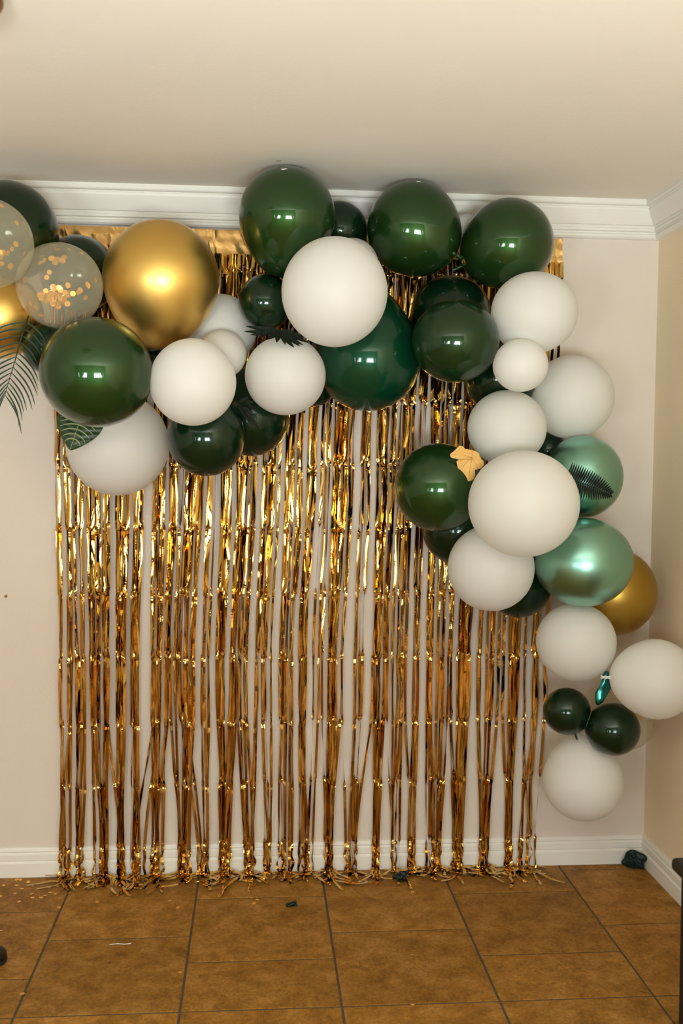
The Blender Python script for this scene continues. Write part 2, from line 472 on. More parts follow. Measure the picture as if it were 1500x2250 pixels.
# ------------------------------------------------------------------ balloons
# key, centre, radii, material, tail direction, tail stretch, knot, label
D = (0.0, 1.0, 0.0)
BALLOONS = [
 ('a', (0.285, -0.196, 2.374), (0.099, 0.099, 0.099), 'dk', D, 0, 0, 'dark green balloon half hidden between the two big pearl green balloons at the crown moulding', 'G'),
 ('b', (0.320, -0.302, 2.231), (0.093, 0.093, 0.093), 'w', D, 0, 0, 'ivory balloon peeking out behind the top right of the largest upper white balloon', 'W'),
 ('c', (0.742, -0.152, 2.400), (0.053, 0.053, 0.053), 'w', D, 0, 0, 'small ivory balloon barely visible between two pearl green balloons against the crown moulding', 'W'),
 ('d', (-0.618, -0.182, 2.202), (0.132, 0.132, 0.132), 'dk', D, 0, 0, 'dark green balloon behind the clear confetti balloon, left of the big gold balloon', 'G'),
 ('e', (-0.128, -0.171, 2.020), (0.125, 0.125, 0.125), 'w', D, 0, 0, 'shaded ivory balloon behind the lower right of the big gold balloon', 'W'),
 ('f', (-0.350, -0.125, 1.891), (0.077, 0.077, 0.077), 'dk', D, 0, 0, 'dark green balloon just showing in the gap under the big gold balloon', 'G'),
 ('g', (0.212, -0.119, 1.829), (0.069, 0.069, 0.069), 'dk', D, 0, 0, 'small dark balloon hidden between the emerald balloon and a white one, against the curtain', 'G'),
 ('h', (-0.823, -0.330, 2.311), (0.165, 0.163, 0.162), 'dk', D, 0, 0, 'large dark green balloon at the top left, cut by the photo edge', 'G'),
 ('i', (-0.843, -0.374, 2.030), (0.142, 0.142, 0.142), 'gold', D, 0, 0, 'shiny gold balloon cut by the left edge, behind the palm frond', 'O'),
 ('j', (-0.671, -0.429, 1.918), (0.084, 0.084, 0.084), 'dk', D, 0, 0, 'small dark green balloon behind the palm frond leaflets', 'G'),
 ('k', (0.876, -0.181, 1.867), (0.131, 0.131, 0.131), 'dk', D, 0, 0, 'dark green balloon in shade behind the smallest white balloon on the right', 'G'),
 ('l', (1.065, -0.125, 1.607), (0.075, 0.075, 0.075), 'dk', D, 0, 0, 'dark green balloon just showing above the upper chrome green balloon', 'G'),
 ('m', (0.728, -0.173, 1.318), (0.127, 0.127, 0.128), 'dk', D, 0, 0, 'dark green balloon beneath the pearl green balloon with the gold leaf', 'G'),
 ('n', (0.960, -0.167, 1.115), (0.120, 0.120, 0.120), 'dk', D, 0, 0, 'dark green balloon behind the lower white balloon, left of the lower chrome one', 'G'),
 ('o', (0.688, -0.189, 2.090), (0.144, 0.140, 0.136), 'dk', D, 0, 0, 'very dark green balloon directly behind and above the bottle green one', 'G'),
 ('p', (-0.023, -0.186, 1.713), (0.138, 0.138, 0.138), 'dk', (0.0, 0.25, 1.0), 0.31, 0, 'dark green balloon with a black leaf on it, against the gold fringe', 'G'),
 ('q', (1.301, -0.206, 1.094), (0.156, 0.157, 0.159), 'olive', D, 0, 0, 'shaded gold balloon behind the lower chrome green balloon', 'O'),
 ('r', (1.351, -0.190, 0.625), (0.124, 0.123, 0.122), 'clear', D, 0, 0, 'clear confetti balloon behind two small green balloons in the right corner', 'C'),
 ('s', (0.537, -0.272, 2.368), (0.160, 0.162, 0.163), 'gr', (0.75, -0.45, -0.55), 0.10, 1, 'pearl green balloon in the middle of the three along the ceiling', 'G'),
 ('t', (0.865, -0.307, 2.318), (0.155, 0.154, 0.154), 'gr', (-0.90, 0.25, -0.42), 0.12, 1, 'pearl green balloon furthest right of the three along the ceiling', 'G'),
 ('u', (0.096, -0.392, 2.370), (0.161, 0.161, 0.161), 'gr', (-0.08, 0.25, -1.0), 0.27, 0, 'tall pearl green balloon touching the ceiling with a white tape on top', 'G'),
 ('v', (0.385, -0.253, 1.924), (0.187, 0.187, 0.187), 'em', (0.03, 0.15, 1.0), 0.35, 0, 'big deep emerald balloon under the largest upper white balloon', 'G'),
 ('w', (-0.168, -0.379, 1.639), (0.130, 0.131, 0.132), 'dk', D, 0, 0, 'dark green balloon at the lowest left of the arch, beside the lowest left white one', 'G'),
 ('x', (-0.481, -0.224, 1.613), (0.176, 0.177, 0.178), 'w', D, 0, 0, 'large white balloon hanging lowest on the left with a veined leaf against it', 'W'),
 ('y', (0.933, -0.406, 2.070), (0.146, 0.141, 0.136), 'w', (-0.2, 0.6, -0.7), 0.06, 0, 'white balloon right below the furthest right ceiling balloon', 'W'),
 ('z', (1.131, -0.200, 1.800), (0.152, 0.151, 0.150), 'w', D, 0, 0, 'white balloon on the bare wall above the upper chrome green balloon', 'W'),
 ('A', (-0.625, -0.493, 2.110), (0.135, 0.134, 0.134), 'conf', D, 0, 0, 'whole clear balloon full of gold confetti beside the big gold balloon', 'C'),
 ('B', (-0.814, -0.628, 2.210), (0.137, 0.136, 0.135), 'conf', D, 0, 0, 'clear gold confetti balloon cut by the left edge of the photo', 'C'),
 ('C', (0.027, -0.330, 2.098), (0.092, 0.092, 0.092), 'dk', D, 0, 0, 'small dark green balloon left of the largest upper white balloon, above a black fan leaf', 'G'),
 ('D', (-0.320, -0.349, 2.161), (0.193, 0.194, 0.195), 'gold', (-0.12, 0.1, -1.0), 0.18, 0, 'biggest shiny gold balloon in the upper left of the arch', 'O'),
 ('E', (0.622, -0.357, 1.475), (0.152, 0.152, 0.152), 'gr', D, 0, 0, 'pearl green balloon against the fringe with a gold leaf on its upper right', 'G'),
 ('F', (1.153, -0.282, 1.515), (0.140, 0.143, 0.146), 'chr', D, 0, 0, 'upper chrome green balloon with a dark fern frond in front', 'M'),
 ('H', (-0.117, -0.338, 1.919), (0.081, 0.081, 0.081), 'w', D, 0, 0, 'small ivory balloon squeezed between two bigger white ones under the gold balloon', 'W'),
 ('I', (0.661, -0.424, 1.967), (0.147, 0.142, 0.138), 'dk2', D, 0, 0, 'bottle green balloon between the emerald balloon and the white balloons on the right', 'G'),
 ('J', (1.123, -0.406, 1.223), (0.168, 0.160, 0.153), 'chr', D, 0, 0, 'lower and larger chrome green balloon in front of the shaded gold one', 'M'),
 ('K', (0.803, -0.391, 1.201), (0.148, 0.148, 0.148), 'w', D, 0, 0, 'white balloon below left of the biggest right white balloon, over the fringe', 'W'),
 ('L', (0.867, -0.491, 1.884), (0.091, 0.089, 0.087), 'w', D, 0, 0, 'smallest white balloon on the right, nestled between three larger white ones', 'W'),
 ('M', (0.861, -0.345, 1.682), (0.136, 0.133, 0.130), 'w', D, 0, 0, 'white balloon resting right on top of the biggest right white balloon', 'W'),
 ('N', (0.095, -0.364, 1.848), (0.136, 0.134, 0.133), 'w', D, 0, 0, 'white balloon under the black fan leaf, left of the emerald balloon', 'W'),
 ('O', (0.248, -0.509, 2.107), (0.171, 0.173, 0.175), 'w', D, 0, 0, 'largest upper white balloon in the middle of the arch', 'W'),
 ('P', (-0.498, -0.573, 1.832), (0.174, 0.172, 0.171), 'gr', D, 0, 0, 'big glossy green balloon at the left front, over the veined leaf', 'G'),
 ('Q', (-0.201, -0.563, 1.807), (0.136, 0.136, 0.137), 'w', D, 0, 0, 'white balloon right beside the big glossy green balloon at the left front', 'W'),
 ('R', (0.863, -0.580, 1.430), (0.179, 0.176, 0.173), 'w', D, 0, 0, 'biggest right white balloon, between the gold leaf and the fern frond', 'W'),
 ('S', (1.123, -0.341, 0.934), (0.139, 0.138, 0.137), 'w', D, 0, 0, 'white balloon right under the lower chrome green balloon', 'W'),
 ('T', (1.181, -0.273, 0.418), (0.144, 0.144, 0.144), 'w', (0.02, 0.0, 1.0), 0.16, 1, 'lowest white balloon, hanging under two small green balloons near the baseboard', 'W'),
 ('U', (1.362, -0.471, 0.829), (0.136, 0.136, 0.136), 'w', (-1.0, 0.1, 0.02), 0.14, 1, 'white balloon cut by the right edge, its neck pointing left', 'W'),
 ('V', (1.104, -0.313, 0.682), (0.084, 0.083, 0.082), 'dk', (0.25, -0.4, -0.9), 0.05, 1, 'left one of the two small dark green balloons tied together near the corner', 'G'),
 ('X', (1.254, -0.368, 0.629), (0.094, 0.093, 0.092), 'dk', (-0.95, 0.25, 0.12), 0.05, 0, 'right and slightly larger of the two small dark green balloons tied together', 'G'),
]
GROUPS = {'G': 'green latex balloons of the garland', 'W': 'white latex balloons of the garland', 'O': 'gold balloons of the garland',
          'C': 'clear confetti balloons', 'M': 'chrome green balloons'}
NAMES = {'dk': 'dark_green_balloon', 'dk2': 'dark_green_balloon', 'gr': 'pearl_green_balloon', 'em': 'emerald_balloon', 'w': 'white_balloon',
         'gold': 'gold_balloon', 'olive': 'gold_balloon', 'conf': 'confetti_balloon', 'clear': 'confetti_balloon', 'chr': 'chrome_green_balloon'}

def basis(a):
    a = Vector(a).normalized()
    h = Vector((0, 0, 1)) if abs(a.z) < 0.9 else Vector((1, 0, 0))
    e1 = (h - a * h.dot(a)).normalized()
    return a, e1, a.cross(e1)

def balloon_verts(R, axis, k, segs=64, rings=40):
    a, e1, e2 = basis(axis)
    v = []
    def pt(s, an):
        rad = math.sqrt(max(0, 1 - s * s))
        ax = s
        if s > 0:
            ax = s * (1 + k * s ** 1.6)
            rad *= 1 - 0.18 * k * s
        q = a * ax + (e1 * math.cos(an) + e2 * math.sin(an)) * rad
        return Vector((q.x * R[0], q.y * R[1], q.z * R[2]))
    v.append(pt(-1, 0))
    for i in range(1, rings):
        s = -math.cos(math.pi * i / rings)
        for j in range(segs):
            v.append(pt(s, 2 * math.pi * j / segs))
    v.append(pt(1, 0))
    f = []
    for j in range(segs):
        f.append((0, 1 + (j + 1) % segs, 1 + j))
        last = 1 + (rings - 2) * segs
        f.append((len(v) - 1, last + j, last + (j + 1) % segs))
    for i in range(rings - 2):
        for j in range(segs):
            p, q = 1 + i * segs, 1 + (i + 1) * segs
            j2 = (j + 1) % segs
            f.append((p + j, p + j2, q + j2, q + j))
    return v, f

def ell_r(R, n):
    return 1.0 / math.sqrt((n.x / R[0]) ** 2 + (n.y / R[1]) ** 2 + (n.z / R[2]) ** 2)

info = [(Vector(b[1]), b[2]) for b in BALLOONS]
balloon = {}
for bi, (key, c, R, mat, axis, k, knot, label, grp) in enumerate(BALLOONS):
    ci = Vector(c)
    v, f = balloon_verts(R, axis, k)
    pole = v[-1].copy()
    # touching balloons press flat against each other
    for bj, (cj, Rj) in enumerate(info):
        if bj == bi:
            continue
        dv = cj - ci
        d = dv.length
        n = dv / d
        ri, rj = ell_r(R, n), ell_r(Rj, n)
        if d >= ri + rj or d < 1e-4:
            lim = None
            if k == 0:
                continue
        a = (d * d + ri * ri - rj * rj) / (2 * d) if d < ri + rj else d - rj
        for i, q in enumerate(v):
            w = q - dv
            inside = (w.x / Rj[0]) ** 2 + (w.y / Rj[1]) ** 2 + (w.z / Rj[2]) ** 2 < 1.06
            if inside:
                h = q.dot(n) - (a - 0.0012)
                if h > 0:
                    v[i] = q - n * h
    # never into the crown, ceiling or walls
    for q in v:
        p = ci + q
        if p.z > HC - 0.004: q.z -= p.z - (HC - 0.004)
        if p.x > XR - 0.004: q.x -= p.x - (XR - 0.004)
    o = mesh_obj(NAMES[mat], v, f, M[mat], smooth=True, loc=c)
    tag(o, label, 'balloon', GROUPS[grp])
    balloon[key] = o
    if knot:
        a, e1, e2 = basis(axis)
        s = min(R) / 0.15
        prof = [(-0.012, 0.013), (-0.002, 0.0085), (0.006, 0.0052), (0.012, 0.0050), (0.015, 0.0072), (0.019, 0.0072), (0.022, 0.0045),
                (0.027, 0.0050), (0.033, 0.0085), (0.034, 0.0075), (0.030, 0.003)]
        kv, kf, ns = [], [], 16
        for h, r in prof:
            for j in range(ns):
                an = 2 * math.pi * j / ns
                kv.append(pole + a * (h * s) + (e1 * math.cos(an) + e2 * math.sin(an)) * (r * s))
        for i in range(len(prof) - 1):
            for j in range(ns):
                j2 = (j + 1) % ns
                kf.append((i * ns + j, i * ns + j2, (i + 1) * ns + j2, (i + 1) * ns + j))
        kf.append(tuple((len(prof) - 1) * ns + j for j in range(ns)))
        mesh_obj('knot', kv, kf, M[mat], o, smooth=True)

# gold confetti stuck to the inside of the clear balloons
flake_me = bpy.data.meshes.new('confetti_flake')
_n = 14
flake_me.from_pydata([(math.cos(2 * math.pi * i / _n), math.sin(2 * math.pi * i / _n), s) for s in (0.035, -0.035) for i in range(_n)], [],
                     [tuple(range(_n)), tuple(range(2 * _n - 1, _n - 1, -1))] + [(i, i + _n, (i + 1) % _n + _n, (i + 1) % _n) for i in range(_n)])
flake_me.update()
flake_me.materials.append(M['flake'])
rng = random.Random(7)
def put_flake(parent, R, direction, tilt, r, depth):
    d = Vector(direction).normalized()
    o = bpy.data.objects.new('confetti_flake', flake_me)
    C.objects.link(o)
    o.parent = parent
    o.location = d * (R - depth)
    wp = Vector(parent.location) + o.location
    for other, (cj, Rj) in zip(BALLOONS, info):
        if balloon.get(other[0]) is not parent and (wp - cj).length < max(Rj) + 0.010:
            bpy.data.objects.remove(o)
            return
    nrm = (d + Vector((rng.uniform(-1, 1), rng.uniform(-1, 1), rng.uniform(-1, 1))) * tilt).normalized()
    o.rotation_euler = nrm.to_track_quat('Z', 'Y').to_euler()
    o.scale = (r, r, r * 0.25)
def fill(key, n_low, n_side, n_top, bias_x=0.0):
    o = balloon[key]
    R = 0.133
    for _ in range(n_low):       # heap on the lower front
        put_flake(o, R, (rng.gauss(0.05 + bias_x, 0.28), -1, rng.gauss(-0.50, 0.20)), 0.25, rng.uniform(0.0078, 0.0095), rng.uniform(0.006, 0.020))
    for _ in range(n_side):
        an = rng.uniform(0, 2 * math.pi)
        put_flake(o, R, (math.cos(an) - 0.35, rng.uniform(-1, 0.6), math.sin(an) * 0.8 - 0.15), 0.2, rng.uniform(0.0078, 0.0095), rng.uniform(0.005, 0.008))
    for _ in range(n_top):
        put_flake(o, R, (rng.gauss(-0.02, 0.22), -1, rng.gauss(0.55, 0.14)), 0.3, rng.uniform(0.0078, 0.0095), rng.uniform(0.005, 0.010))
fill('A', 46, 36, 12)
fill('B', 26, 22, 8, 0.25)
for d in [(0.02, -1, 0.62), (0.10, -1, 0.55), (0.16, -1, 0.42), (0.22, -1, 0.33), (0.12, -1, 0.36), (0.26, -1, 0.22), (0.05, -1, 0.46), (0.85, -0.6, -0.12), (0.88, -0.6, -0.25), (-0.5, -0.8, 0.2)]:
    put_flake(balloon['r'], 0.121, d, 0.15, 0.0085, 0.006)

# ------------------------------------------------------------------ foil fringe curtains
CLUSTERS = [(-0.714, 25), (-0.681, 25), (-0.655, 15), (-0.632, 20), (-0.599, 35), (-0.579, 20), (-0.551, 35), (-0.496, 70), (-0.446, 50),
 (-0.379, 25), (-0.361, 20), (-0.351, 8), (-0.324, 40), (-0.297, 15), (-0.279, 15), (-0.259, 30), (-0.235, 25), (-0.193, 15), (-0.173, 6),
 (-0.129, 50), (-0.085, 40), (-0.061, 25), (-0.038, 20), (0.006, 20), (0.029, 40), (0.056, 12), (0.098, 30), (0.126, 60), (0.167, 15),
 (0.18, 30), (0.216, 6), (0.237, 10), (0.249, 10), (0.278, 35), (0.295, 50), (0.323, 20), (0.376, 20), (0.397, 20), (0.456, 70),
 (0.489, 25), (0.52, 8), (0.535, 15), (0.553, 15), (0.568, 12), (0.598, 15), (0.612, 15), (0.659, 40), (0.685, 10), (0.706, 30),
 (0.736, 35), (0.782, 80), (0.81, 15), (0.848, 25), (0.876, 12), (0.894, 25), (0.924, 6), (0.942, 6), (0.982, 90), (1.028, 20),
 (1.06, 18), (1.076, 15), (1.103, 12)]
HEAPS = [-0.705, -0.655, -0.565, -0.50, -0.44, -0.372, -0.268, -0.175, -0.115, -0.03, 0.06, 0.12, 0.20, 0.285, 0.36, 0.45, 0.53, 0.60, 0.68, 0.78, 0.88, 0.97, 1.055]
CREASES = [2.248, 2.007, 1.766, 1.530, 1.297, 1.055, 0.816, 0.565, 0.336, 0.104]
rng = random.Random(21)
mids = []
for x, w in CLUSTERS:
    w *= 0.3067 if x < -0.01 else (0.2356 if x < 0.58 else 0.2578)
    n = max(1, round(w * 0.44))
    half = w * 0.00168 / 2
    for i in range(n):
        mids.append(x + (0 if n == 1 else -half * 0.85 + 1.7 * half * i / (n - 1)) + rng.gauss(0, 0.0010))
mids.sort()
NS = len(mids)
HX0, HX1, HZ0, HZ1 = -0.753, 1.141, 2.312, 2.402
SPLIT = 0.194
n_left = round(NS * (SPLIT - HX0) / (HX1 - HX0))

def smooth(t):
    t = max(0.0, min(1.0, t))
    return t * t * (3 - 2 * t)

def strand_path(xt, xm, idx, lim):
    """list of (point, normal) from header to the floor"""
    xb_heap = min(HEAPS, key=lambda h: abs(h - xm))
    xb = xm + (xb_heap - xm) * rng.uniform(0.35, 0.95) + rng.gauss(0, 0.008)
    if rng.random() < 0.06:
        xb += rng.choice((-1, 1)) * rng.uniform(0.04, 0.075)
    zend = 0.004
    zs_c = [HZ0 + 0.002] + CREASES + [0.0]
    jit = rng.gauss(0, 0.006)
    zs_c = [zs_c[0]] + [z + jit + rng.gauss(0, 0.004) for z in zs_c[1:-1]] + [0.0]
    kx = [0.0] + [rng.gauss(0, 0.0016) for _ in zs_c[1:]]
    ky = [0.0] + [rng.gauss(0, 0.0028) for _ in zs_c[1:]]
    yaw = [rng.gauss(0, 0.25)] + [rng.gauss(0, 0.85) for _ in zs_c[1:]]
    bumpa = [0.0] + [rng.choice((-1, 1)) * rng.uniform(0.0015, 0.004) for _ in zs_c[1:]]
    ph = [rng.uniform(0, 6.28) for _ in range(6)]
    wl = [rng.uniform(0.03, 0.05), rng.uniform(0.07, 0.12), rng.uniform(0.2, 0.4)]
    amp = rng.uniform(0.25, 1.0)
    base_y = -0.022 - rng.uniform(0, 0.012)
    crum = rng.uniform(0.6, 1.3) if rng.random() < 0.42 else rng.uniform(0.0, 0.2)
    pts = []
    z = HZ0 + 0.002
    while z > zend:
        j = 0
        while j < len(zs_c) - 2 and z < zs_c[j + 1]:
            j += 1
        t = (zs_c[j] - z) / max(1e-4, zs_c[j] - zs_c[j + 1])
        t = max(0, min(1, t))
        u = 0.66 * smooth((HZ0 - z) / 0.72) + 0.34 * smooth((1.55 - z) / 0.75)
        x = xt + (xm - xt) * u
        if z < 0.72:
            x += (xb - xm) * smooth((0.72 - z) / 0.68)
        x += kx[j] + (kx[j + 1] - kx[j]) * t
        y = base_y + ky[j] + (ky[j + 1] - ky[j]) * t
        y += amp * 0.00025 * math.sin(z / wl[0] * 6.28 + ph[0]) + amp * 0.0006 * math.sin(z / wl[1] * 6.28 + ph[1])
        for jj in (j, j + 1):
            dz = (z - zs_c[jj]) / 0.009
            if 0 < jj < len(zs_c) - 1 and abs(dz) < 4:
                y += bumpa[jj] * math.exp(-dz * dz) * (1 if dz > 0 else 0.6)
        ya = yaw[j]
        yb = yaw[j + 1]
        f = ya + (yb - ya) * smooth((t - 0.86) / 0.14)
        f += 0.22 * math.sin(z / wl[2] * 6.28 + ph[2])
        if z < 0.115:
            q = smooth((0.115 - z) / 0.06)
            x += q * (0.6 + crum) * 0.003 * math.sin(z / 0.075 * 6.28 + ph[3])
            y -= q * (0.008 + crum * 0.007 * math.sin(z / 0.06 * 6.28 + ph[4]))
            f += q * crum * 0.5 * math.sin(z / 0.05 * 6.28 + ph[5])
        y = min(y, -0.019 if z < 0.13 else -0.006)
        if z > 0.3: y = max(y, -0.036)
        x = max(lim[0](z), min(lim[1](z), x))
        pts.append((Vector((x, y, z)), Vector((math.sin(f), -math.cos(f), 0))))
        near = min(abs(z - zc) for zc in zs_c)
        z -= 0.004 if (near < 0.02 or z < 0.13) else 0.014
    # the tail lies on the floor
    p = pts[-1][0].copy()
    ang = rng.gauss(0, 0.75)
    length = max(0.02, rng.gauss(0.105, 0.045))
    if rng.random() < 0.12:
        length += 0.06
    s, step = 0.0, 0.006
    curl = rng.gauss(0, 7)
    zz = rng.uniform(0.003, 0.012)
    while s < length:
        s += step
        a = ang + curl * s
        p = p + Vector((math.sin(a) * step, -math.cos(a) * step, 0))
        p.y = min(p.y, -0.019)
        p.x = max(lim[0](0), min(lim[1](0), p.x))
        lift = zz + 0.006 * math.sin(s * 60 + ph[3]) * (1 - s / length) + 0.002
        p.z = max(0.0016, lift)
        nz = smooth(s / 0.018)
        nn = (pts[-1][1] * (1 - nz) + Vector((0.15 * math.sin(s * 80 + ph[1]), 0.18 * math.sin(s * 55 + ph[0]), 1)) * nz).normalized()
        pts.append((p.copy(), nn))
    return pts

def strand(parent, origin, xt, xm, idx, lim):
    pts = strand_path(xt, xm, idx, lim)
    v, f = [], []
    half = rng.uniform(0.0050, 0.0062)
    curl = rng.choice((-1, 1)) * rng.uniform(0.0003, 0.0016)
    for i, (p, n) in enumerate(pts):
        a = pts[max(0, i - 1)][0]
        b = pts[min(len(pts) - 1, i + 1)][0]
        t = (b - a).normalized()
        n = (n - t * n.dot(t)).normalized()
        w = t.cross(n).normalized()
        for s, c in ((-1, 0), (0, curl), (1, 0)):
            q = p + w * (s * half) + n * c
            if q.y > -0.004: q.y = -0.004
            if q.z < 0.125 and q.y > -0.0175: q.y = -0.0175
            if q.z < 0.001: q.z = 0.001
            v.append(q - origin)
    for i in range(len(pts) - 1):
        for s in (0, 1):
            a = i * 3 + s
            f.append((a, a + 1, a + 4, a + 3))
    mesh_obj('strand', v, f, M['foil'], parent, smooth=True)

def header(parent, origin, x0, x1, seed):
    r = random.Random(seed)
    nx, nz = 150, 9
    creases = sorted(r.uniform(x0, x1) for _ in range(13))
    v, f = [], []
    for i in range(nx + 1):
        x = x0 + (x1 - x0) * i / nx
        for j in range(nz + 1):
            z = HZ1 + (HZ0 - HZ1) * j / nz
            d = min(abs(x - c - 0.004 * math.sin(j + c * 40)) for c in creases)
            y = -0.018 - 0.0035 * math.exp(-(d / 0.004) ** 2)
            y += 0.0012 * math.sin(x * 55 + seed) + 0.0008 * math.sin(x * 130 + z * 70 + seed) + 0.0007 * math.sin(z * 160 + x * 9)
            v.append(Vector((x, min(y, -0.013), z)) - origin)
    m = nz + 1
    for i in range(nx):
        for j in range(nz):
            f.append((i * m + j, (i + 1) * m + j, (i + 1) * m + j + 1, i * m + j + 1))
    mesh_obj('header_band', v, f, M['foil_header'], parent, smooth=True)

for part, (a, b, i0, i1) in enumerate(((HX0, SPLIT - 0.002, 0, n_left), (SPLIT + 0.002, HX1, n_left, NS))):
    origin = Vector(((a + b) / 2, -0.02, 0.0))
    cur = empty('foil_fringe_curtain', origin)
    tag(cur, ('left gold foil fringe curtain hanging from the crown moulding to the floor',
              'right gold foil fringe curtain hanging beside the bare wall and the corner')[part], 'curtain', 'gold foil fringe curtains')
    header(cur, origin, a, b, 3 + part * 5)
    n = i1 - i0
    msplit = (mids[n_left - 1] + mids[n_left]) / 2
    seam = lambda z: SPLIT + (msplit - SPLIT) * (0.66 * smooth((HZ0 - z) / 0.72) + 0.34 * smooth((1.55 - z) / 0.75))
    lim = (lambda z: -9.0, lambda z: seam(z) - 0.0085) if part == 0 else (lambda z: seam(z) + 0.0085, lambda z: 9.0)
    for i in range(n):
        xt = a + (b - a) * (i + 0.5) / n
        strand(cur, origin, xt, mids[i0 + i], i, lim)

# ------------------------------------------------------------------ leaves tucked into the garland
def blade_geo(base, tip, width, normal, bend=0.0, fold=0.15, n=9, sharp=1.0):
    """a narrow folded leaflet with thickness from base to tip"""
    base, tip, nrm = Vector(base), Vector(tip), Vector(normal).normalized()
    t = tip - base
    L = t.length
    side = t.normalized().cross(nrm).normalized()
    v, f = [], []
    th = 0.0005
    for i in range(n + 1):
        s = i / n
        wv = width * (math.sin(math.pi * min(1, s ** 0.75 * 0.97 + 0.03)) ** sharp) / 2 + 0.0004
        c = base + t * s + side * (bend * L * math.sin(math.pi * s * 0.9)) 
        for off in (th, -th):
            v += [c - side * wv + nrm * (off + fold * wv), c + nrm * off, c + side * wv + nrm * (off + fold * wv)]
    for i in range(n):
        a, b = i * 6, (i + 1) * 6
        f += [(a, a + 1, b + 1, b), (a + 1, a + 2, b + 2, b + 1), (a + 3, b + 3, b + 4, a + 4), (a + 4, b + 4, b + 5, a + 5),
              (a, b, b + 3, a + 3), (a + 2, a + 5, b + 5, b + 2)]
    return v, f

def shift(vf, o):
    o = Vector(o)
    return [Vector(q) - o for q in vf[0]], vf[1]

rng = random.Random(5)
# palm frond at the left edge
root = Vector((-0.700, -0.545, 2.030))
frond = empty('palm_frond', root)
tag(frond, 'slender green palm frond hanging at the left edge below the gold balloon', 'leaf')
rach = [Vector(p) for p in ((-0.711, -0.545, 2.006), (-0.736, -0.548, 1.927), (-0.751, -0.550, 1.870), (-0.769, -0.552, 1.808), (-0.783, -0.553, 1.760))]
mesh_obj('stem', *shift(tube_geo(rach, [0.0026, 0.0022, 0.0018, 0.0012, 0.0009], 6), root), M['palm'], frond, smooth=True)
def along(pl, t):
    t *= len(pl) - 1
    i = min(int(t), len(pl) - 2)
    return pl[i].lerp(pl[i + 1], t - i)
NL = 15
for i in range(NL):
    t = 0.06 + 0.94 * i / (NL - 1)
    b = along(rach, t)
    for side in (-1, 1):
        if side < 0:
            an = math.radians(205 + 58 * (i / (NL - 1)) ** 1.8)
            L = 0.135 - 0.012 * (i / (NL - 1))
        else:
            an = math.radians(-46 - 26 * (i / (NL - 1)))
            L = 0.122 + 0.012 * math.sin(i)
        L *= rng.uniform(0.94, 1.05)
        an += rng.gauss(0, 0.03)
        dy = rng.uniform(-0.012, 0.004)
        while True:
            tip = b + Vector((math.cos(an) * L, dy, math.sin(an) * L))
            if min((b.lerp(tip, q) - Vector((-0.498, -0.573, 1.832))).length for q in (0.4, 0.6, 0.8, 1.0)) > 0.186 or L < 0.03:
                break
            L -= 0.004
        mesh_obj('leaflet', *shift(blade_geo(b, tip, 0.0044, (0, -1, 0), bend=(0.12 if side < 0 else -0.10) , fold=0.3, sharp=0.7), root), M['palm'], frond, smooth=False)

# broad veined leaf under the green balloon at the left front
root = Vector((-0.560, -0.382, 1.752))
leaf = empty('veined_leaf', root)
tag(leaf, 'broad green leaf with pale raised veins tucked under the left front green balloon', 'leaf')
tipv = Vector((-0.606, -0.430, 1.589))
ax = (tipv - root)
Ll = ax.length
axn = ax.normalized()
sd = Vector((axn.z, 0, -axn.x))
sd = -sd if sd.x < 0 else sd
nrm = Vector((0, -1, 0))
def leaf_pt(s, q):
    """s 0..1 base to tip, q -1..1 across"""
    wv = 0.150 * (math.sin(math.pi * min(1.0, 0.10 + 0.90 * s)) ** 0.75) * (1 - 0.25 * s) / 2 * (1.18 if s < 0.6 else 1.18 - 0.2 * (s - 0.6))
    rip = 0.0016 * math.sin(s * 46 + abs(q) * 7.0)
    return root + axn * (Ll * s) + sd * (wv * q) + nrm * (0.010 * q * q * -1 + rip * min(1, abs(q) * 3) + 0.004)
v, f = [], []
ns, nq = 40, 14
for layer in (0.0008, -0.0008):
    for i in range(ns + 1):
        for j in range(nq + 1):
            v.append(leaf_pt(i / ns, -1 + 2 * j / nq) + nrm * layer - root)
N1 = (ns + 1) * (nq + 1)
for i in range(ns):
    for j in range(nq):
        a = i * (nq + 1) + j
        b = a + nq + 1
        f += [(a, a + 1, b + 1, b), (N1 + a, N1 + b, N1 + b + 1, N1 + a + 1)]
mesh_obj('leaf_blade', v, f, M['leaf'], leaf, smooth=True)
mesh_obj('midrib', *shift(tube_geo([leaf_pt(i / 14, 0) + nrm * 0.0012 for i in range(15)], [0.0022 - 0.0001 * i for i in range(15)], 6), root), M['vein'], leaf, smooth=True)
for i in range(8):
    s0 = 0.10 + 0.095 * i
    for sgn in (-1, 1):
        pl = [leaf_pt(min(0.985, s0 + 0.16 * (u / 7) ** 1.7 * (1 - 0.4 * s0)), sgn * 0.86 * u / 7) + nrm * 0.0014 for u in range(8)]
        mesh_obj('vein', *shift(tube_geo(pl, [0.0024, 0.0025, 0.0025, 0.0024, 0.0021, 0.0017, 0.0012, 0.0005], 5), root), M['vein'], leaf, smooth=True)

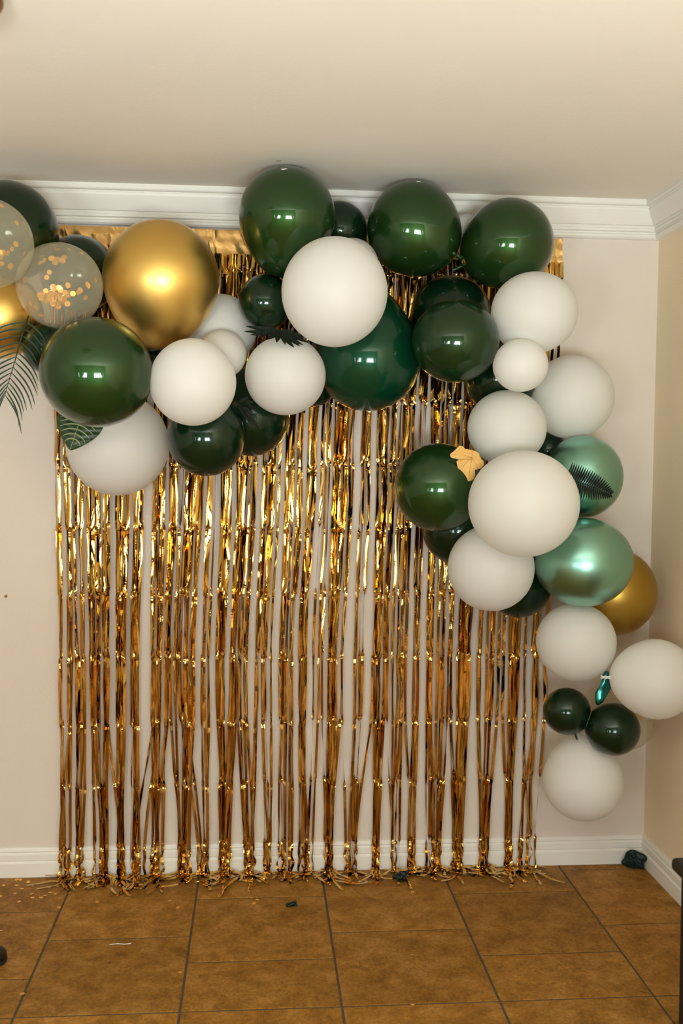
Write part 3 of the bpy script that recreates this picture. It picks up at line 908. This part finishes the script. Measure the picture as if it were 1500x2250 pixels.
# fan leaves
def fan_leaf(label, center, tips, width, mat, back):
    c = Vector(center)
    o = empty('fan_leaf', c)
    tag(o, label, 'leaf')
    mesh_obj('stem', *shift(tube_geo([c, c + Vector(back)], [0.002, 0.0022], 6), c), mat, o, smooth=True)
    for t in tips:
        tp = Vector(t)
        nrm = Vector((0.0, -1.0, 0.35))
        mesh_obj('leaflet', *shift(blade_geo(c, tp, width * rng.uniform(0.85, 1.15), nrm, bend=rng.uniform(-0.05, 0.05), fold=0.2, sharp=0.8), c), mat, o)
fan_leaf('black-green fan leaf lying on the white balloon under the small dark balloon', (0.074, -0.470, 1.984),
         [(-0.037, -0.470, 1.998), (-0.042, -0.474, 1.981), (-0.022, -0.480, 1.970), (0.005, -0.495, 1.966), (0.030, -0.505, 1.952), (0.062, -0.510, 1.942),
          (0.090, -0.505, 1.936), (0.120, -0.495, 1.929), (0.138, -0.490, 1.933), (0.150, -0.485, 1.939), (0.167, -0.480, 1.946), (0.150, -0.475, 1.960)], 0.017, M['darkleaf'], (0.0, 0.06, 0.012))
fan_leaf('black fan leaf lying on the dark green balloon between two white balloons', (-0.060, -0.374, 1.754),
         [(-0.025, -0.368, 1.774), (-0.008, -0.372, 1.757), (-0.004, -0.374, 1.735), (-0.008, -0.374, 1.712), (0.010, -0.374, 1.668), (-0.010, -0.374, 1.680), (-0.024, -0.374, 1.692)],
         0.017, M['darkleaf'], (0.0, 0.03, 0.015))

# dark fern frond on the chrome balloon
a, b = Vector((1.035, -0.445, 1.512)), Vector((1.198, -0.448, 1.459))
fern = empty('fern_frond', a)
tag(fern, 'dark comb-like fern frond in front of the upper chrome green balloon', 'leaf')
mesh_obj('stem', *shift(tube_geo([a, a.lerp(b, 0.5) + Vector((0, -0.004, 0.004)), b], [0.0018, 0.0014, 0.0007], 6), a), M['darkleaf'], fern, smooth=True)
for i in range(22):
    t = (i + 1) / 22.5
    p = a.lerp(b, t) + Vector((0, -0.004 * math.sin(math.pi * t), 0.004 * math.sin(math.pi * t)))
    ln = 0.058 * (1 - 0.80 * t ** 2.6)
    for sgn in (1, -1):
        an = math.radians(-18) + sgn * math.radians(88 - 38 * t ** 2)
        tip = p + Vector((math.cos(an) * ln, -0.006, math.sin(an) * ln))
        mesh_obj('leaflet', *shift(blade_geo(p, tip, 0.0062, (0, -1, 0), bend=0.03 * sgn, fold=0.25, n=5, sharp=0.5), a), M['darkleaf'], fern)

# gold card monstera leaf: outline in (u along leaf, v across)
def lobed_leaf(name, label, cat, outline, y, mat, th=0.0012):
    c = Vector((sum(p[0] for p in outline) / len(outline), y, sum(p[1] for p in outline) / len(outline)))
    n = len(outline)
    v = [Vector((x, y - th / 2 - 0.05 * (x - c.x) ** 2 * 10, z)) - c for x, z in outline] + [Vector((x, y + th / 2 - 0.05 * (x - c.x) ** 2 * 10, z)) - c for x, z in outline]
    bm = bmesh.new()
    bv = [bm.verts.new(p) for p in v]
    bm.faces.new(bv[:n])
    bm.faces.new(bv[n:][::-1])
    for i in range(n):
        j = (i + 1) % n
        bm.faces.new((bv[i], bv[i + n], bv[j + n], bv[j]))
    bmesh.ops.triangulate(bm, faces=[q for q in bm.faces if len(q.verts) > 4])
    bmesh.ops.recalc_face_normals(bm, faces=bm.faces)
    me = bpy.data.meshes.new(name)
    bm.to_mesh(me)
    bm.free()
    me.materials.append(mat)
    o = bpy.data.objects.new(name, me)
    C.objects.link(o)
    o.location = c
    return o
# petal-like lobes around the stalk: angle, length, half width (degrees)
PETALS = [(144, 0.060, 15), (173.5, 0.075, 13), (197, 0.055, 9), (219.5, 0.060, 12), (258, 0.079, 25), (318, 0.046, 34), (30, 0.026, 40), (85, 0.016, 40)]
outl = []
for i in range(360):
    th = i * 1.0
    r = 0.024
    for c0, ln, hw in PETALS:
        d = abs((th - c0 + 180) % 360 - 180) / hw
        if d < 1:
            r = max(r, ln * math.cos(d * math.pi / 2) ** 0.17)
    for slit in (159, 186, 207, 231):
        q = abs(th - slit) / 5.0
        if q < 1:
            r = min(r, 0.026 + 0.040 * q)
    outl.append((0.712 + r * math.cos(math.radians(th)), 1.578 + r * math.sin(math.radians(th))))
gl = lobed_leaf('gold_monstera_leaf', '', 'leaf', outl, -0.485, M['paper_gold'])
tag(gl, 'small gold lobed monstera leaf against the right pearl green balloon', 'leaf')
mesh_obj('stem', *shift(tube_geo([(0.711, -0.487, 1.580), (0.711, -0.484, 1.612)], [0.0012, 0.0009], 6), gl.location), M['paper_gold'], gl, smooth=True)
for tipx, tipz in ((0.646, 1.590), (0.664, 1.564), (0.676, 1.542), (0.700, 1.508), (0.735, 1.530)):
    mesh_obj('vein', *shift(tube_geo([(0.711, -0.4865, 1.578), ((0.711 + tipx) / 2, -0.4868, (1.578 + tipz) / 2 + 0.003), (tipx, -0.4885, tipz)], [0.0011, 0.0008, 0.0003], 5), gl.location), M['paper_gold'], gl, smooth=True)

# ------------------------------------------------------------------ crumpled bits
def crumple(name, label, cat, loc, size, mat, seed, sub=3, rough=0.35, floor_z=None):
    r = random.Random(seed)
    bm = bmesh.new()
    bmesh.ops.create_icosphere(bm, subdivisions=sub + 1, radius=1.0)
    dirs = [(Vector((r.gauss(0, 1), r.gauss(0, 1), r.gauss(0, 1))).normalized(), r.uniform(3.0, 11.0), r.uniform(0, 6.28)) for _ in range(7)]
    for q in bm.verts:
        d = sum(math.sin(q.co.dot(a) * k + ph) for a, k, ph in dirs) / 7
        q.co *= 1 + rough * d * 2.6
        q.co = Vector((q.co.x * size[0], q.co.y * size[1], q.co.z * size[2]))
    mn = min(q.co.z for q in bm.verts)
    if floor_z is not None:
        for q in bm.verts:
            q.co.z -= mn
            q.co.z = max(q.co.z - size[2] * 0.25, 0.0006)
    me = bpy.data.meshes.new(name)
    bm.to_mesh(me)
    bm.free()
    for p in me.polygons:
        p.use_smooth = True
    me.materials.append(mat)
    o = bpy.data.objects.new(name, me)
    C.objects.link(o)
    o.location = loc
    tag(o, label, cat)
    return o
crumple('popped_balloon', 'crumpled dark green popped balloon on the floor in the room corner', 'balloon scrap', (1.462, -0.062, 0), (0.036, 0.026, 0.030), M['scrap'], 3, floor_z=0)
crumple('balloon_scrap', 'small dark green balloon scrap lying alone on the tiles before the curtain', 'balloon scrap', (0.130, -0.318, 0), (0.020, 0.012, 0.008), M['scrap'], 8, floor_z=0)
crumple('balloon_scrap', 'teal green balloon scrap lying in the fringe ends on the floor', 'balloon scrap', (0.545, -0.118, 0), (0.022, 0.013, 0.016), M['scrap'], 11, floor_z=0)

# limp teal foil balloon strip dangling below the white balloon
tp = [(1.221, 0.838, 0.007), (1.220, 0.820, 0.017), (1.218, 0.800, 0.025), (1.214, 0.780, 0.028), (1.208, 0.762, 0.027), (1.202, 0.745, 0.023), (1.196, 0.730, 0.016), (1.192, 0.720, 0.007)]
v, f = [], []
nn = 10
for i, (x, z, hw) in enumerate(tp):
    for j in range(nn):
        an = 2 * math.pi * j / nn
        cr = 1 + 0.22 * math.sin(3 * an + i * 1.1)
        v.append(Vector((x - 1.21 + math.cos(an) * hw * cr * 0.8, 0.007 * math.sin(an) * cr + 0.003 * math.sin(i * 2.1), z - 0.78)))
for i in range(len(tp) - 1):
    for j in range(nn):
        j2 = (j + 1) % nn
        f.append((i * nn + j, (i + 1) * nn + j, (i + 1) * nn + j2, i * nn + j2))
f.append(tuple(range(nn)))
f.append(tuple(range((len(tp) - 1) * nn, len(tp) * nn))[::-1])
o = mesh_obj('limp_balloon', v, f, M['teal'], smooth=True, loc=(1.21, -0.385, 0.78))
tag(o, 'limp teal balloon dangling under the white balloon below the chrome one', 'balloon')

# loose confetti on the floor
SPOTS = [(-0.913, -0.084), (-0.866, -0.091), (-0.840, -0.120), (-0.855, -0.158), (-0.830, -0.061), (-0.806, -0.099), (-0.795, -0.166), (-0.786, -0.197),
 (-0.756, -0.199), (-0.744, -0.185), (-0.825, -0.228), (-0.732, -0.158), (-0.744, -0.114), (-0.737, -0.087), (-0.715, -0.103), (-0.688, -0.206),
 (-0.677, -0.281), (-0.903, -0.178), (-0.553, -0.244), (-0.877, -0.038), (-0.863, -0.040), (-0.663, -0.166), (-0.298, -0.252), (-0.265, -0.309),
 (-0.834, -0.451), (-0.448, -0.683), (-0.224, -0.762), (-0.673, -0.859), (-0.011, -0.242), (-0.001, -0.295), (0.010, -0.259), (0.500, -0.698),
 (0.457, -0.991), (0.573, -0.227)]
LONE = {(-0.553, -0.244): 'gold confetti dot just in front of the leftmost big heap of fringe ends',
        (-0.298, -0.252): 'farther one of two gold confetti dots before the left curtain, near the second tile joint',
        (-0.265, -0.309): 'nearer one of two gold confetti dots before the left curtain, near the second tile joint',
        (-0.834, -0.451): 'gold confetti dot at the left photo edge, above the black shoe',
        (-0.448, -0.683): 'gold confetti dot in front of the tiny white ribbon scrap',
        (-0.224, -0.762): 'gold confetti dot beside the second tile joint, well before the curtain',
        (-0.673, -0.859): 'gold confetti dot on the leftmost tile joint at the bottom left',
        (-0.011, -0.242): 'leftmost of three gold confetti dots left of the small dark scrap',
        (-0.001, -0.295): 'nearest of three gold confetti dots left of the small dark scrap',
        (0.010, -0.259): 'rightmost of three gold confetti dots left of the small dark scrap',
        (0.500, -0.698): 'lone gold confetti dot in the middle of a tile right of centre',
        (0.457, -0.991): 'gold confetti dot lying on the tile joint at the bottom centre',
        (0.573, -0.227): 'gold confetti dot before the right curtain, near the teal scrap',
        (-0.677, -0.281): 'nearest gold confetti dot of the left scatter, beside the leftmost tile joint'}
rng = random.Random(4)
for x, y in SPOTS:
    o = bpy.data.objects.new('confetti_piece', flake_me)
    C.objects.link(o)
    r = rng.uniform(0.0062, 0.0078)
    tx, ty = rng.gauss(0, 0.10), rng.gauss(0, 0.10)
    o.scale = (r, r, r * 0.3)
    o.rotation_euler = (tx, ty, rng.uniform(0, 6))
    o.location = (x, y, 0.0006 + r * (abs(math.sin(tx)) + abs(math.sin(ty))))
    lab = LONE.get((x, y), 'round gold confetti dot in the loose scatter on the floor left of the curtain')
    tag(o, lab, 'confetti', 'gold confetti dots scattered on the floor')
# thin white ribbon scrap
v, f = tube_geo([(-0.035, 0, 0.002), (-0.01, 0.002, 0.003), (0.012, -0.001, 0.0022), (0.033, 0.001, 0.003)], [0.0010, 0.0016, 0.0012, 0.002], 6)
tag(mesh_obj('ribbon_scrap', v, f, M['tape'], smooth=True, loc=(-0.428, -0.571, 0)), 'tiny white ribbon scrap on the floor tiles', 'ribbon')

# small marks: screw in the wall, putty on the ceiling, tape on the top balloons
v, f = tube_geo([(0, 0, 0), (0, -0.004, 0), (0, -0.0055, 0)], [0.0052, 0.0052, 0.003], 12)
tag(mesh_obj('wall_screw', v, f, M['brass'], smooth=False, loc=(-0.917, 0, 1.053)), 'tiny dark orange screw head in the bare wall left of the curtain', 'screw')
v, f = tube_geo([(0, 0, 0), (0, 0, -0.002), (0, 0, -0.003)], [0.008, 0.007, 0.003], 10)
tag(mesh_obj('putty_dab', v, f, M['dab'], smooth=True, loc=(0.067, -0.432, HC)), 'small olive putty dab on the ceiling above the tall pearl green balloon', 'putty')
def tape(label, bkey, direction, w, h, rot):
    b = balloon[bkey]
    d = Vector(direction).normalized()
    R = next(x[2] for x in BALLOONS if x[0] == bkey)
    p = Vector(b.location) + d * (ell_r(R, d) + 0.0008)
    v, f = box_geo(-w / 2, w / 2, -h / 2, h / 2, -0.0004, 0.0006, 0.0003)
    o = mesh_obj('adhesive_tape', v, f, M['tape'], loc=p)
    o.rotation_euler = (d.to_track_quat('Z', 'Y').to_matrix().to_4x4() @ Matrix.Rotation(rot, 4, 'Z')).to_euler()
    tag(o, label, 'tape')
tape('little white tape tab on top of the tall pearl green balloon', 'u', (-0.08, -0.62, 0.80), 0.018, 0.006, 0.25)
tape('little tape tab on top of the middle pearl green ceiling balloon', 's', (0.02, -0.55, 0.88), 0.014, 0.006, -0.3)

# ------------------------------------------------------------------ things cut by the photo's edges
# black chair by the right wall
ch = empty('black_chair', (1.31, -1.42, 0))
tag(ch, 'black chair at the lower right edge of the photo, beside the right wall', 'chair')
mesh_obj('seat', *shift(box_geo(1.122, 1.502, -1.62, -1.20, 0.468, 0.505, 0.014), (1.31, -1.42, 0)), M['black'], ch, smooth=False)
for lx in (1.1365, 1.462):
    for ly in (-1.275, -1.602):
        g = Geo().add(tube_geo([(lx + 0.017, ly + 0.017, 0.0), (lx + 0.017, ly + 0.017, 0.47)], [0.019, 0.023], 4))
        mesh_obj('leg', *shift((g.v, g.f), (1.31, -1.42, 0)), M['black'], ch)
for lx in (1.145, 1.470):
    mesh_obj('back_post', *shift(box_geo(lx, lx + 0.026, -1.612, -1.586, 0.50, 0.92, 0.004), (1.31, -1.42, 0)), M['black'], ch)
for z in (0.62, 0.74, 0.85):
    mesh_obj('back_slat', *shift(box_geo(1.171, 1.470, -1.608, -1.592, z, z + 0.05, 0.004), (1.31, -1.42, 0)), M['black'], ch)

# black shoe toe at the left edge
sh = empty('black_shoe', (-0.90, -0.66, 0))
tag(sh, 'rounded black shoe toe poking in at the left edge of the floor', 'shoe')
secs = [(-0.766, 0.010, 0.018), (-0.772, 0.026, 0.034), (-0.785, 0.036, 0.044), (-0.81, 0.043, 0.050), (-0.85, 0.046, 0.060), (-0.90, 0.042, 0.078),
        (-0.94, 0.038, 0.092), (-0.985, 0.036, 0.098), (-1.02, 0.034, 0.098), (-1.035, 0.022, 0.090)]
v, f = [], []
nn = 16
for x, hw, h in secs:
    for j in range(nn):
        an = 2 * math.pi * j / nn
        y = math.cos(an) * hw
        z = 0.012 + (math.sin(an) * 0.5 + 0.5) * (h - 0.012)
        v.append((x + 0.90, y, z))
for i in range(len(secs) - 1):
    for j in range(nn):
        j2 = (j + 1) % nn
        f.append((i * nn + j, i * nn + j2, (i + 1) * nn + j2, (i + 1) * nn + j))
f.append(tuple(range(nn))[::-1])
f.append(tuple(range((len(secs) - 1) * nn, len(secs) * nn)))
mesh_obj('upper', v, f, M['black'], sh, smooth=True)
v, f = [], []
for x, hw, h in secs:
    v += [(x + 0.90, -hw, 0), (x + 0.90, hw, 0), (x + 0.90, hw, 0.016), (x + 0.90, -hw, 0.016)]
for i in range(len(secs) - 1):
    for j in range(4):
        j2 = (j + 1) % 4
        f.append((i * 4 + j, i * 4 + j2, (i + 1) * 4 + j2, (i + 1) * 4 + j))
f += [(3, 2, 1, 0), tuple((len(secs) - 1) * 4 + j for j in range(4))]
mesh_obj('sole', v, f, M['rubber'], sh)

# flush ceiling lamp, only its rim reaches the top left corner of the photo
lamp = empty('ceiling_lamp', (-0.695, -1.600, HC))
tag(lamp, 'rim of a round flush ceiling lamp in the top left corner of the photo', 'lamp')
def lathe(prof, nn=40):
    v, f = [], []
    for r, h in prof:
        for j in range(nn):
            an = 2 * math.pi * j / nn
            v.append((r * math.cos(an), r * math.sin(an), h))
    for a in range(len(prof) - 1):
        for j in range(nn):
            j2 = (j + 1) % nn
            f.append((a * nn + j, (a + 1) * nn + j, (a + 1) * nn + j2, a * nn + j2))
    f.append(tuple((len(prof) - 1) * nn + j for j in range(nn)))
    return v, f
mesh_obj('rim', *lathe([(0.150, 0.0), (0.160, -0.004), (0.162, -0.016), (0.154, -0.022), (0.146, -0.022)]), M['brass'], lamp, smooth=True)
mesh_obj('glass_dome', *lathe([(0.146, -0.020), (0.140, -0.040), (0.115, -0.062), (0.075, -0.076), (0.030, -0.082), (0.004, -0.083)]), M['tape'], lamp, smooth=True)
